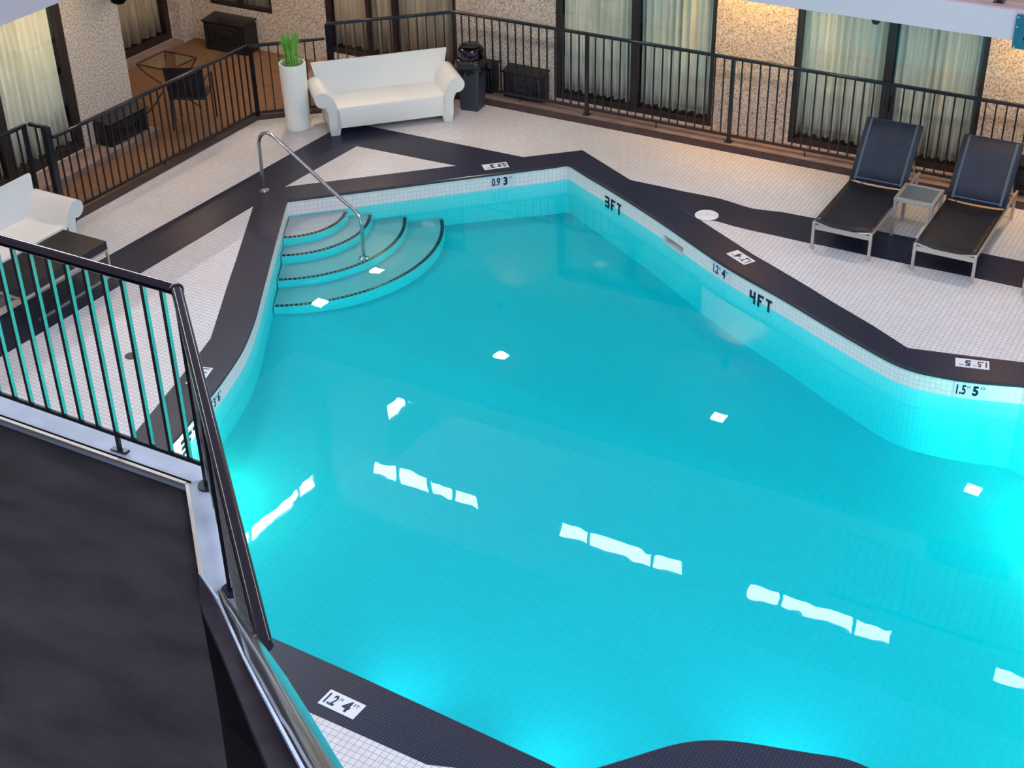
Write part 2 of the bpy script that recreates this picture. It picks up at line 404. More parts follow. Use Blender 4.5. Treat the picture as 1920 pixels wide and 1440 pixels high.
# quarter-round entry steps
SC = (-10.07, 12.245)
steps = [(0.68,-0.222),(0.955,-0.31),(1.36,-0.40),(1.80,-0.485)]
def arc_pts(r, n=160, rr=None):
    pts = []
    for k in range(n+1):
        a = math.radians(-75)+math.radians(135)*k/n; p = (SC[0]+r*math.cos(a), SC[1]+r*math.sin(a))
        if inside(p, POOL): pts.append((p, a))
    return pts
cor = POOL[0]
for i, (r, z) in enumerate(steps):
    ap = arc_pts(r); pts = [p for p, a in ap]
    mb = MB(); base = -0.72
    cpt = (cor[0]+0.02, cor[1]+0.0)
    vs = [(cpt[0], cpt[1], z)]+[(*p, z) for p in pts]; mb.cur = 0
    mb.add(vs, [(0, k+1, k+2) for k in range(len(pts)-1)])
    mb.cur = 1
    for k in range(len(pts)-1):
        a, b = pts[k], pts[k+1]; mb.add([(*a,base),(*b,base),(*b,z),(*a,z)], [(0,1,2,3)])
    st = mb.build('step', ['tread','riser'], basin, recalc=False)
    mb = MB(); w0, w1 = r-0.048, r-0.006; L = 0.052/r; a0 = ap[0][1]; a1 = ap[-1][1]; a = a0+0.01
    while a+L < a1:
        vs = []
        for zz in (z-0.002, z+0.004):
            for rr, aa in ((w0,a),(w1,a),(w1,a+L*0.80),(w0,a+L*0.80)): vs.append((SC[0]+rr*math.cos(aa), SC[1]+rr*math.sin(aa), zz))
        mb.add(vs, [(0,3,2,1),(4,5,6,7),(0,1,5,4),(1,2,6,5),(2,3,7,6),(3,0,4,7)]); a += L
    mb.build('nosing_tiles', 'blacktile', st)

# tiled lettering in the pool wall
GL = {'3':["###","..#","###","..#","###"], '4':["#.#","#.#","###","..#","..#"], 'F':["###","#..","##.","#..","#.."], 'T':["###",".#.",".#.",".#.",".#."]}
def lettering(px, py, z, txt, flip=False):
    mb = MB(); s = 0.0254*1.15
    q, d, nr = nearest_edge(xy(P(px, py, z)))
    if flip: d = -d
    u0 = 0
    base = Vector((q.x, q.y, z))
    for ch in txt:
        for r_, row in enumerate(GL[ch]):
            for c_, k in enumerate(row):
                if k == '#':
                    pos = Vector((q.x, q.y))+d*(u0+c_*s); q2, d2, n2 = nearest_edge(tuple(pos)); d2 = -d2 if flip else d2
                    zt = z-r_*s
                    p0 = Vector((q2.x, q2.y, zt))+Vector((n2.x, n2.y, 0))*0.001; dx = Vector((d2.x, d2.y, 0))*s*0.9; dn = Vector((n2.x, n2.y, 0))*0.004
                    mb.add([p0, p0+dx, p0+dx-Vector((0,0,s*0.9)), p0-Vector((0,0,s*0.9)), p0+dn, p0+dx+dn, p0+dx-Vector((0,0,s*0.9))+dn, p0-Vector((0,0,s*0.9))+dn],
                           [(0,1,2,3),(7,6,5,4),(0,4,5,1),(1,5,6,2),(2,6,7,3),(3,7,4,0)])
        u0 += s*4.1
    mb.build('tile_lettering', 'blacktile', basin)
lettering(1131, 367, -0.118, '3FT'); lettering(1405.5, 543, -0.112, '4FT'); lettering(345, 832, -0.10, '3FT', flip=False)

# water
def offset_poly(poly, d):
    out = []; n = len(poly)
    for i in range(n):
        a, b, c = Vector(poly[i-1]), Vector(poly[i]), Vector(poly[(i+1) % n])
        t = ((b-a).normalized()+(c-b).normalized()).normalized(); nr = Vector((-t.y, t.x)); q = b+nr*0.03
        if inside(tuple(q), poly): nr = -nr
        out.append(tuple(b+nr*d))
    return out
mb = MB(); mb.prism(offset_poly(POOL, 0.008), -1.6, WZ)
water = struct('pool_water', mb, 'water')

mb = MB(); mb.box(-2.5,4.5,1.5,7.5,9.5,9.55); struct('added_light_panel', mb, 'added_light_panel')  # added unseen glowing panel, brightens the deck and the rail highlights

# underwater lamps, set in the pool walls
def pool_lamp(p, z, watts, label, col=(1.0,0.62,0.36), off=0.10, size=0.09, spot=False):
    q, d, nr = nearest_edge(p)
    t = thing('pool_light', label, 'pool light', (q.x, q.y, z))
    mb = MB(); n3 = Vector((nr.x, nr.y, 0))
    mb.tube([n3*0.002, n3*0.02], 0.12, 24); mb.build('bezel', 'steel', t, smooth=True)
    mb = MB(); mb.tube([n3*0.02, n3*0.026], 0.09, 24); mb.build('lens', 'poollamp', t, smooth=True)
    ld = bpy.data.lights.new('pool_lamp', 'SPOT' if spot else 'POINT'); ld.energy = watts
    if spot: ld.spot_size = math.radians(100); ld.spot_blend = 0.9
    ld.color = col; ld.shadow_soft_size = size
    lo_ = bpy.data.objects.new('bulb', ld); COL.objects.link(lo_); lo_.parent = t; lo_.location = n3*off; lo_.rotation_euler = n3.to_track_quat('-Z', 'Y').to_euler() if spot else (0,0,0)
pool_lamp(xy(P(318,838)), -0.40, 72, 'round underwater light in the left pool wall below the walkway', col=(1.0,0.50,0.30))
pool_lamp((-0.55,11.5), -0.55, 120, 'round underwater light in the far right pool wall', col=(1.0,0.55,0.36), off=0.15)
pool_lamp((2.0,8.2), -0.6, 360, 'round underwater light in the deep end wall at right', col=(1.0,0.55,0.36), off=0.15)
pool_lamp(xy(P(640,1255)), -0.42, 36, 'added unseen fill light in the near pool wall beside the flat 4 FT tile', col=(0.8,0.95,1.0), off=0.05, spot=True)  # these three near-wall spots are added to brighten far walls and risers
pool_lamp(xy(P(930,1388)), -0.45, 46, 'added unseen fill light in the near pool wall left of the bend', col=(0.8,0.95,1.0), off=0.05, spot=True)
pool_lamp(xy(P(1470,1406)), -0.5, 60, 'added unseen fill light in the near pool wall right of the bulge', col=(0.8,0.95,1.0), off=0.05, spot=True)

# ------------------------------------------------------------------ depth markers
def text_bm(txt, size, sx=1.0, bold=0.0):
    cu = bpy.data.curves.new('txt', 'FONT'); cu.body = txt; cu.size = size; cu.offset = bold; cu.resolution_u = 3; cu.extrude = 0.0006
    o = bpy.data.objects.new('txt', cu); COL.objects.link(o); dg = bpy.context.evaluated_depsgraph_get()
    me = bpy.data.meshes.new_from_object(o.evaluated_get(dg)); bpy.data.objects.remove(o)
    vs = [v.co.copy() for v in me.vertices]; fs = [tuple(p.vertices) for p in me.polygons]
    if vs:
        mx = min(v.x for v in vs); vs = [Vector(((v.x-mx)*sx, v.y, v.z)) for v in vs]
    bpy.data.meshes.remove(me); return vs, fs
def marker(name, o, ux, uy, items, label, W=0.305, H=0.152):
    """plaque with its lower-left corner at o; items: (text, x, y, size, stretch, bold)"""
    ux, uy = Vector(ux).normalized(), Vector(uy).normalized(); nz = ux.cross(uy)
    t = thing(name, label, 'depth marker', o)
    mb = MB(); mb.extrude([(0,0),(W,0),(W,H),(0,H)], (0,0,0), ux, uy, nz*0.004); mb.build('plaque', 'sign', t)
    for txt, x, y, s, sx, bd in items:
        vs, fs = text_bm(txt, s, sx, bd); mb = MB()
        mb.add([ux*(v.x+x)+uy*(v.y+y)+nz*(0.005+v.z) for v in vs], fs); mb.build('lettering', 'signink', t)
def items(a, b):
    return [(a, 0.022, 0.030, 0.135, 0.62 if len(a) > 2 else 0.75, 0.004), ('M', 0.117, 0.092, 0.042, 0.9, 0.0), (b, 0.165, 0.030, 0.135, 0.85, 0.006), ('FT', 0.235, 0.092, 0.046, 0.9, 0.0)]
def wall_marker(px_l, py_l, a, b, label, zt=-0.035, extra=None):
    q, d, nr = nearest_edge(xy(P(px_l, py_l, zt)))
    o = Vector((q.x+nr.x*0.002, q.y+nr.y*0.002, zt-0.152))
    d3 = Vector((d.x, d.y, 0)); up = Vector((0,0,1))
    if d3.cross(up).dot(Vector((nr.x, nr.y, 0))) < 0: d3 = -d3
    q2, _, _ = nearest_edge((q.x+d3.x*0.3, q.y+d3.y*0.3)); d3 = Vector((q2.x-q.x, q2.y-q.y, 0)).normalized()
    marker('depth_marker', o, d3, up, extra or items(a, b), label)
wall_marker(916, 328, '0.9', '3', 'white tile reading 0.9 M 3 FT in the far pool wall, below the coping')
wall_marker(1338, 487, '1.2', '4', 'white tile reading 1.2 M 4 FT in the right pool wall, past the skimmer')
wall_marker(1791, 713, '1.5', '5', 'white tile reading 1.5 M 5 FT in the pool wall at right')
wall_marker(396, 756, '', '', 'white tile reading 1.1 M 3 FT 6 IN in the left pool wall',
    extra=[('1.1',0.018,0.030,0.125,0.55,0.003),('M',0.082,0.09,0.035,0.9,0),('3',0.115,0.030,0.125,0.75,0.004),('FT',0.168,0.09,0.035,0.8,0),('6',0.205,0.030,0.125,0.75,0.004),('IN',0.262,0.09,0.035,0.8,0)])
def deck_marker(c_px, it, label, uvec=None):
    """marker laid in the coping, top of its text towards the pool"""
    c = P(*c_px, 0.004); q, d, nr = nearest_edge(xy(c))
    up = Vector((nr.x, nr.y, 0)); ux = up.cross(Vector((0,0,1)))
    marker('depth_marker', c-ux*0.1525-up*0.076, ux, up, it, label)
deck_marker((929,311.5), items('0.9','3'), 'white tile reading 0.9 M 3 FT laid flat in the far coping')
deck_marker((1389,483), items('1.2','4'), 'flat 1.2 M 4 FT tile in the right coping below the round cover')
deck_marker((1823,682.5), items('1.5','5'), 'flat 1.5 M 5 FT tile in the coping at the right')
deck_marker((641,1321), items('1.2','4'), 'flat 1.2 M 4 FT tile in the near coping at the bottom')
deck_marker((374,705), items('1.1','3'), 'white depth tile laid in the left coping, half hidden by the handrail')

# skimmer cover and drain
pc = P(1325,404.5); t = thing('skimmer_cover', 'round white cover set in the deck where the dark band splits', 'cover', (pc.x, pc.y, 0.003))
MB().lathe([(0.0001,0.0),(0.131,0.0),(0.134,0.004),(0.128,0.009),(0.0001,0.009)], n=40, cap=False).build('lid', 'cover', t, smooth=True)
MB().lathe([(0.0001,0.009),(0.006,0.009),(0.006,0.0105),(0.0001,0.0105)], n=10, cap=False).build('lift_hole', 'drain', t)
pc = P(247,667.5); t = thing('deck_drain', 'small round dark drain in the white tiles behind the near railing', 'drain', (pc.x, pc.y, 0.0))
MB().lathe([(0.0001,0.001),(0.066,0.001),(0.066,0.005),(0.055,0.003),(0.0001,0.003)], n=28, cap=False).build('grate', 'drain', t, smooth=True)

# ------------------------------------------------------------------ entry handrail
A0 = P(495,357,0.0); B0 = P(682,484,-0.40)
pd = Vector((B0.x-A0.x, B0.y-A0.y, 0)); Lh = pd.length; pd.normalize(); pn = Vector((-pd.y, pd.x, 0))
def on_rail_plane(x, y):
    d = ray(x, y); t = (A0-EYE).dot(pn)/d.dot(pn); return EYE+d*t
path_px = [(487.5,290),(485.5,268),(487,257),(492,251),(500,249),(509,253),(520,261.5),(560,299),(610,346),(645,378),(660,390),(669,399),(675,409),(678,422),(680,446)]
pts = [A0]+[on_rail_plane(*q) for q in path_px]+[B0]
t = thing('entry_handrail', 'curved polished steel handrail from the deck down onto the pool steps', 'handrail', A0)
MB().tube([p-A0 for p in pts], 0.0215, 16).build('rail', 'steel', t, smooth=True)
for q, nm in ((A0, 'flange'), (B0, 'flange')):
    MB().lathe([(0.02,0.03),(0.03,0.02),(0.06,0.008),(0.064,0.0)], c=(q.x-A0.x, q.y-A0.y), n=24).build(nm, 'steel', t, smooth=True).location.z = q.z-A0.z

# ------------------------------------------------------------------ kerbs, patios and walls
WY = 16.05
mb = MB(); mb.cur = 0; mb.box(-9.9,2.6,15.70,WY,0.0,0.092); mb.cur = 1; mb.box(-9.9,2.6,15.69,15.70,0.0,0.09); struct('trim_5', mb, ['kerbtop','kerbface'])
mb = MB(); mb.prism([(-11.08,14.6),(-9.9,15.69),(-9.9,16.05),(-12.3,16.05),(-12.0,15.2),(-11.25,14.75)], 0.0, 0.092); struct('trim_6', mb, 'kerbtop')
mb = MB(); mb.prism([(-11.92,7.0),(-11.8,7.0),(-11.8,13.9),(-11.08,14.6),(-11.18,14.7),(-11.92,13.96)], 0.0, 0.03); struct('trim_7', mb, 'kerbface')
mb = MB(); mb.box(-15.2,-11.8,5.0,WY,-0.04,0.0); mb.add([(-11.8,13.9,-0.002),(-9.9,15.69,-0.002),(-9.9,WY,-0.002),(-11.8,WY,-0.002)], [(0,1,2,3)]); struct('patio_floor', mb, 'brown')
mb = MB(); mb.box(-13.0,-12.62,5.0,12.96,0.0,0.085); struct('trim_8', mb, 'kerbtop')
mb = MB(); mb.box(-14.8,-14.6,12.96,15.77,0.0,0.05); struct('trim_9', mb, 'kerbtop')

def wall_panel(mb, fixed, axis, u0, u1, z0, z1, openings, thick):
    us = sorted({u0, u1}|{o[0] for o in openings}|{o[1] for o in openings}); us = [u for u in us if u0 <= u <= u1]
    for a, b in zip(us, us[1:]):
        mid = (a+b)/2; zs = [(z0, z1)]
        for o in openings:
            if o[0] < mid < o[1]:
                nz = []
                for lo_, hi in zs:
                    if o[3] <= lo_ or o[2] >= hi: nz.append((lo_, hi)); continue
                    if o[2] > lo_: nz.append((lo_, o[2]))
                    if o[3] < hi: nz.append((o[3], hi))
                zs = nz
        for lo_, hi in zs:
            if axis == 'x': mb.box(a, b, fixed, fixed+thick, lo_, hi)
            else: mb.box(fixed-thick, fixed, a, b, lo_, hi)
doors = [(-12.19,-10.05,0.17,2.12),(-8.565,-6.385,0.12,2.12),(-5.385,-3.18,0.11,2.12),(-1.85,0.3,0.11,2.12)]
alc = (-14.25,-13.12,0.57,1.9)
hi_win = [(-12.06,-10.00,6.42,6.74),(-8.54,-6.45,6.44,6.76),(-5.42,-3.24,6.42,6.74),(-1.80,0.4,6.46,6.76)]
mb = MB(); wall_panel(mb, WY, 'x', -14.8, 2.6, 0.0, 7.6, doors+[alc]+hi_win, 0.16); struct('wall_far', mb, 'stucco')
ldoor = (8.6,12.045,0.10,2.1)
lwin = (11.3,15.72,6.78,7.08)
lwin2 = (3.6,11.1,6.78,7.08)
mb = MB(); wall_panel(mb, -13.0, 'y', 3.0, 12.8, 0.0, 2.66, [ldoor], 0.16)
mb.box(-14.8,-13.0,12.8,12.96,0.0,2.66)
wall_panel(mb, -13.0, 'y', 3.0, WY, 2.9, 7.6, [lwin, lwin2], 0.16); struct('wall_left', mb, 'stucco')
mb = MB(); wall_panel(mb, -14.8, 'y', 12.96, WY, 0.0, 2.66, [(12.97,15.765,0.05,2.1)], 0.16); mb.box(-14.8,-14.62,15.79,WY,0,2.66); struct('wall_alcove', mb, 'stucco')
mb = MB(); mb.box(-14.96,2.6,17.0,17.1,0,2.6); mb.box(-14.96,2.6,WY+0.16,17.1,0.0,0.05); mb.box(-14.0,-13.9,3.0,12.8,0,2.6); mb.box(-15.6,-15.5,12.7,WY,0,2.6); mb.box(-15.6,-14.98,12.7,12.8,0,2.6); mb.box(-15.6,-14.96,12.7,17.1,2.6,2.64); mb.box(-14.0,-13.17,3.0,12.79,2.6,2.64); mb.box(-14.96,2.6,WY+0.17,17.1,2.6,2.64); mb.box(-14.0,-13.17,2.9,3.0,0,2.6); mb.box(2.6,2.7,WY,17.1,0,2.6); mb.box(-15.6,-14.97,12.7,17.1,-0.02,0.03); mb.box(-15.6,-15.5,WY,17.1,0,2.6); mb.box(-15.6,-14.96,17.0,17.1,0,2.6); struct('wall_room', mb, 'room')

# windows: frame, mullions, panes
wn = [0]
def window_x(x0, x1, z0, z1, Y, mull, fw=0.06, pane='glass', label=None, frame='frame'):
    wn[0] += 1; g = sgroup('window_%d' % wn[0]); mb = MB(); y0, y1 = Y+0.015, Y+0.085
    mb.box(x0,x0+fw,y0,y1,z0,z1); mb.box(x1-fw,x1,y0,y1,z0,z1); mb.box(x0+fw,x1-fw,y0,y1,z0,z0+fw); mb.box(x0+fw,x1-fw,y0,y1,z1-fw,z1); mb.build('window_frame', frame, g)
    for mx, mw in mull: MB().box(mx-mw/2,mx+mw/2,y0-0.012,y1,z0+fw,z1-fw).build('mullion', frame, g)
    MB().box(x0+fw,x1-fw,Y+0.05,Y+0.056,z0+fw,z1-fw).build('pane', pane, g)
    return g
def window_y(y0, y1, z0, z1, X, mull, fw=0.06, pane='glass', frame='frame'):
    wn[0] += 1; g = sgroup('window_%d' % wn[0]); mb = MB(); x0, x1 = X-0.085, X-0.015
    mb.box(x0,x1,y0,y0+fw,z0,z1); mb.box(x0,x1,y1-fw,y1,z0,z1); mb.box(x0,x1,y0+fw,y1-fw,z0,z0+fw); mb.box(x0,x1,y0+fw,y1-fw,z1-fw,z1); mb.build('window_frame', frame, g)
    for my, mw in mull: MB().box(x0,x1+0.012,my-mw/2,my+mw/2,z0+fw,z1-fw).build('mullion', frame, g)
    MB().box(X-0.056,X-0.05,y0+fw,y1-fw,z0+fw,z1-fw).build('pane', pane, g)
    return g
window_x(*doors[0], WY, [(-11.48,0.05),(-11.04,0.07)])
window_x(*doors[1], WY, [(-7.46,0.09)])
window_x(*doors[2], WY, [(-4.275,0.08)])
window_x(*doors[3], WY, [(-0.7,0.08)])
window_x(*alc, WY, [(-13.72,0.05)], fw=0.05)
window_y(*ldoor, -13.0, [(10.87,0.10)], fw=0.09)
window_y(12.97,15.765,0.05,2.1, -14.8, [], fw=0.09)
# daylit strip windows of the top storey
hm = [[(-11.56,0.04),(-10.935,0.05),(-10.46,0.04)],[(-8.03,0.04),(-6.93,0.04)],[(-4.90,0.04),(-3.79,0.04)],[(-0.6,0.04)]]
for o, mm in zip(hi_win, hm): window_x(*o, WY, mm, fw=0.02, pane='winfar')
window_y(*lwin, -13.0, [(15.28-0.06,0.05),(14.02-0.06,0.05)]+[(12.95,0.05)], fw=0.02, pane='winkey')

mb = MB(); mb.box(-11.9,-11.01,14.9,WY-0.001,2.951,5.4); mb.box(-11.01,-10.85,14.9,WY-0.001,2.951,4.36); mb.box(-11.01,-10.85,14.9,WY-0.001,4.66,5.4); mb.box(-11.01,-10.85,14.9,14.96,4.36,4.66); struct('added_bay', mb, 'stucco')  # added unseen bay, made to hold a bright pane mirrored in the water
window_y(14.96,WY-0.03,4.36,4.66, -10.85, [(15.50,0.03)], fw=0.015, pane='winfar')  # bright pane added for a strip of reflection on the pool

window_y(*lwin2, -13.0, [(9.2,0.05),(7.3,0.05),(5.4,0.05)], fw=0.02, pane='winfar')
# curtains
def curtain(name, label, a, b, z0, z1, matn, waves, group='window curtains', amp=0.042, wobble=0.010):
    a, b = Vector(a), Vector(b); d = b-a; L = d.length; d.normalize(); nr = Vector((-d.y, d.x, 0)); n = int(waves*10); mb = MB(); vs = []; rnd = random.Random(label)
    ph = rnd.random()*6; zs = [z0, z0+0.25*(z1-z0), z1]
    for zi, zz in enumerate(zs):
        for k in range(n+1):
            u = L*k/n; am = amp*(1.0 if zi == 0 else 0.75)
            off = am*math.sin(2*PI*waves*k/n+ph+0.8*math.sin(k*0.13))+0.3*am*math.sin(5.1*waves*k/n+ph)
            vs.append(a+d*u+nr*off+Vector((0,0,zz+(wobble*math.sin(k*0.37+ph) if zi == 0 else 0))))
    w_ = n+1; fs = [(j*w_+k, j*w_+k+1, (j+1)*w_+k+1, (j+1)*w_+k) for j in range(2) for k in range(n)]
    mb.add(vs, fs); o = mb.build(name, matn, smooth=True, ang=80, recalc=False)
    md = o.modifiers.new('solid', 'SOLIDIFY'); md.thickness = 0.004
    return tag(o, label, 'curtain', group)
cy = WY+0.155
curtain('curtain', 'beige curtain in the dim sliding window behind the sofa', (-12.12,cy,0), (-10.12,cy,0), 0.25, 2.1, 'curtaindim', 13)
curtain('curtain', 'pale curtain, left half of the window beside the bin corner', (-8.50,cy,0), (-7.50,cy,0), 0.20, 2.1, 'curtain', 11)
curtain('curtain', 'pale curtain, right half of the window left of the bright pier', (-7.42,cy,0), (-6.45,cy,0), 0.20, 2.1, 'curtain', 10)
curtain('curtain', 'pale curtain behind the left lounger, left of the middle frame', (-5.33,cy,0), (-4.31,cy,0), 0.19, 2.1, 'curtain', 11)
curtain('curtain', 'pale curtain between the two loungers, right of the middle frame', (-4.24,cy,0), (-3.24,cy,0), 0.19, 2.1, 'curtain', 11)
curtain('curtain', 'pale curtain in the window past the right lounger', (-1.79,cy,0), (0.24,cy,0), 0.19, 2.1, 'curtain', 15)
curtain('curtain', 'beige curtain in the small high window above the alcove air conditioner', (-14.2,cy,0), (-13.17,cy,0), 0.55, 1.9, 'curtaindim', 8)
lx = -13.155
curtain('curtain', 'pale curtain in the big left window beside the pebbled pier', (lx,10.93,0), (lx,11.96,0), 0.2, 2.1, 'curtain', 11)
curtain('curtain', 'pale curtain at the far left edge, behind the left railing', (lx,8.7,0), (lx,10.82,0), 0.2, 2.1, 'curtain', 16)
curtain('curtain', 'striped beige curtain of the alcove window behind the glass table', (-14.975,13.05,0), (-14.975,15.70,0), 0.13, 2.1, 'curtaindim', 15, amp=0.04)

# ------------------------------------------------------------------ level-two walkway over the patios
mb = MB(); mb.cur = 0
mb.prism([(-13.0,3.0),(-11.2,3.0),(-11.2,13.43),(2.6,13.43),(2.6,WY),(-13.0,WY)], 2.66, 2.93)
mb.cur = 1; mb.prism([(-13.0,3.0),(-11.26,3.0),(-11.26,13.50),(2.6,13.50),(2.6,WY),(-13.0,WY)], 2.93, 2.95)
mb.cur = 0; mb.box(-14.96,-13.0,12.8,WY+0.1,2.66,2.93)
struct('walkway_slab', mb, ['fascia','pinkfloor'])
t = thing('wall_sign', 'dark teal sign hanging on the pale walkway edge at top right', 'sign', (0,0,0))
a = PY(1905.5,35,13.40); MB().box(a.x,a.x+0.9,13.395,13.425,2.60,2.60+0.31).build('board', 'teal', t, bevel=0.004)
vs, fs = text_bm('S', 0.12, 1.0, 0.002); sp = PY(1917.5,76,13.39)
MB().add([(sp.x+v.x, 13.391, sp.z+v.y) for v in vs], fs).build('letter', 'sign', t)
for dx, dz in ((0.02,0.29),(0.02,0.015),(0.02,0.20)): MB().tube([(a.x+dx,13.395,2.60+dz),(a.x+dx,13.390,2.60+dz)], 0.006, 8).build('screw', 'sign', t)
sp = PY(1643,35,13.55)
t = thing('dome_camera', 'small black dome hanging under the pale walkway edge', 'security camera', (sp.x, 13.55, 2.66))
MB().lathe([(0.045,0.0),(0.045,-0.03),(0.040,-0.055),(0.028,-0.075),(0.0001,-0.083)], n=20).build('dome', 'bag', t, smooth=True)

# soffit lamps
def soffit_lamp(x, y, label, m_='lamp', s=0.085):
    t = thing('soffit_lamp', label, 'ceiling light', (x, y, 2.66), 0, 'square lamps under the walkway')
    mb = MB(); mb.box(-s-0.02,s+0.02,-s-0.02,s+0.02,-0.012,-0.001); mb.build('trim_ring', 'white', t)
    MB().box(-s,s,-s,s,-0.02,-0.012).build('lens', m_, t)
soffit_lamp(-11.69,14.655,'square lamp under the walkway corner by the planter')
soffit_lamp(-8.64,14.60,'square lamp under the walkway above the bin corner')
soffit_lamp(-5.47,14.58,'square lamp under the walkway left of the loungers')
soffit_lamp(-2.27,14.54,'square lamp under the walkway above the right lounger')
soffit_lamp(-11.50,15.85,'warm square lamp close to the far wall behind the sofa','lampwarm',0.08)
soffit_lamp(-12.35,11.5,'added unseen lamp under the left walkway before the pebbled pier','lampwarm')  # both left walkway lamps are added to brighten the curtains
soffit_lamp(-12.35,8.4,'added unseen lamp under the left walkway near the left edge','lampwarm')
soffit_lamp(-13.7,14.6,'added unseen warm lamp over the alcove table','lampwarm',0.08)  # lamp added to warm the tone of the alcove
def downlight(x, label, e=26):
    t = thing('downlight', label, 'downlight', (x, WY-0.30, 2.655), 0, 'amber downlights over the pebbled piers')
    MB().lathe([(0.055,0.0),(0.055,-0.09),(0.048,-0.09),(0.046,-0.02),(0.0001,-0.02)], n=20, cap=False).build('can', 'black', t, smooth=True)
    ld = bpy.data.lights.new('amber_bulb', 'SPOT'); ld.energy = e; ld.color = (1.0,0.47,0.03); ld.spot_size = math.radians(105); ld.spot_blend = 0.9; ld.shadow_soft_size = 0.03
    o = bpy.data.objects.new('bulb', ld); COL.objects.link(o); o.parent = t; o.location = (0,0,-0.10); o.rotation_euler = (0.42,0,0)
downlight(-5.88, 'amber downlight over the pebbled pier left of the loungers', 120)
downlight(-2.50, 'amber downlight over the pebbled pier right of the loungers', 120)
downlight(-9.3, 'amber downlight over the pebbled pier behind the bin', 14)

# ------------------------------------------------------------------ iron railings
def railing(name, label, a, b, z0, ztop, zlow, posts, step=0.1141, feet=(), off=0.0, rail=0.045, bal=0.016, m_=('iron','ironrail'), endpad=0.03, g=None, postw=0.042, skip_end=False):
    a, b = Vector((a[0], a[1], z0)), Vector((b[0], b[1], z0)); d = (b-a); L = d.length; d.normalize()
    t = thing(name, label, 'railing', a, 0, g); nr = Vector((-d.y, d.x, 0))
    mb = MB(); h = ztop-z0; mb.bar(Vector((0,0,h)), d*L+Vector((0,0,h)), rail, rail*0.85); mb.build('top_rail', m_[1], t, bevel=0.008)
    mb = MB(); l = zlow-z0; mb.bar(Vector((0,0,l)), d*L+Vector((0,0,l)), 0.022, 0.03); mb.build('bottom_rail', m_[0], t)
    me = MB().bar((0,0,l), (0,0,h-rail*0.4), bal, bal, up=(0,1,0)).build('baluster', m_[0], t); first = True
    u = off; 
    while u < L-endpad:
        if u > endpad and all(abs(u-p) > 0.03 for p in posts):
            if first: o = me; first = False
            else: o = me.copy(); COL.objects.link(o); o.parent = t
            o.location = d*u; o.rotation_euler = (0,0,math.atan2(d.y, d.x))
        u += step
    for p in posts:
        c = d*p; mb = MB(); mb.bar(c, c+Vector((0,0,h)), postw, postw, up=(0,1,0)); mb.bar(c, c+Vector((0,0,0.008)), postw*2.2, postw*2.2, up=(0,1,0)); mb.build('post', m_[0], t)
    for p in feet:
        c = d*p; MB().bar(c, c+Vector((0,0,l)), 0.014, 0.014, up=(0,1,0)).build('foot', m_[0], t)
    return t
FY = 15.79
railing('railing', 'long black railing along the far kerb behind the loungers', (-9.92,FY), (2.2,FY), 0.092, 1.15, 0.175, [0.0,1.94,3.88,5.82,7.76,9.70,11.64], step=0.11412, feet=[0.97,2.91,4.85,6.79,8.73,10.67])
railing('railing', 'black railing behind the white sofa, angled across the corner', (-11.13,14.66), (-9.945,15.762), 0.092, 1.15, 0.175, [0.02], step=0.117, postw=0.065)
railing('railing', 'short low black railing behind the tall planter', (-11.84,13.97), (-11.16,14.63), 0.0, 0.965, 0.07, [0.0], step=0.115)
railing('railing', 'black railing between the deck and the alcove table', (-11.925,10.60), (-11.845,13.93), 0.0, 0.985, 0.08, [], step=0.1141, feet=[1.61], off=0.06)
railing('railing', 'black railing at the far left behind the coffee table', (-12.24,8.0), (-12.24,10.53), 0.0, 1.10, 0.08, [2.50], step=0.1141)
railing('railing', 'short black return of railing ending in a thick post', (-12.225,10.565), (-11.97,10.575), 0.0, 1.10, 0.08, [0.24], step=0.09, postw=0.075)
railing('railing', 'black railing of the upper walkway at the top right corner', (-3.6,13.56), (1.5,13.56), 2.95, 3.98, 3.03, [0.93,2.9,4.9], step=0.1141)

# ------------------------------------------------------------------ near level-two walkway with polished railing
LZ = 3.2
inner = [(-8.5,4.02),(-4.12,4.045),(-2.05,1.98),(-1.9,-1.5),(-8.5,-1.5)]
mb = MB(); mb.prism(inner, 2.9, 3.165); struct('walkway_floor', mb, 'carpet')
dg_ = Vector((0.7071,-0.7071))
c_in = Vector((-4.12,4.045)); e_in = c_in+dg_*0.80
mb = MB()
out_c = Vector((-4.03,4.235)); 
mb.prism([(-8.5,4.03),tuple(c_in),(out_c.x,out_c.y),(-8.5,4.235)], 2.85, LZ)
nrm = Vector((0.7071,0.7071))*0.20
mb.prism([tuple(c_in),tuple(e_in),tuple(e_in+nrm),tuple(out_c)], 2.85, LZ)
struct('trim_10', mb, 'ledge', bevel=0.006)
mb = MB(); mb.bar((-8.5,4.022,LZ+0.003), (-4.13,4.047,LZ+0.003), 0.018, 0.016); mb.bar((*c_in,LZ+0.003), (*e_in,LZ+0.003), 0.018, 0.016); struct('trim_11', mb, 'brushed')
mb = MB(); mb.bar((-8.5,4.045,LZ+0.002), (-4.12,4.07,LZ+0.002), 0.010, 0.006); struct('trim_12', mb, 'black')  # black bar drawn in for the shadow line beside the metal strip
RT = 4.225
t = thing('polished_railing', 'dark polished railing of the near walkway, its tube turning at a corner', 'railing', (-4.05,4.11,LZ))
cor3 = Vector((-4.05,4.11,LZ))
A_ = PY(-260,372,4.105); A_.z = RT
Bc = Vector((-4.055,4.115,RT)); De = P(497,1212,RT)
MB().tube([A_-cor3, Bc-cor3-Vector((0.0,0,0))], 0.026, 24).build('top_tube', 'darkrail', t, smooth=True)
MB().tube([Bc-cor3, De-cor3], 0.026, 24).build('top_tube', 'darkrail', t, smooth=True)
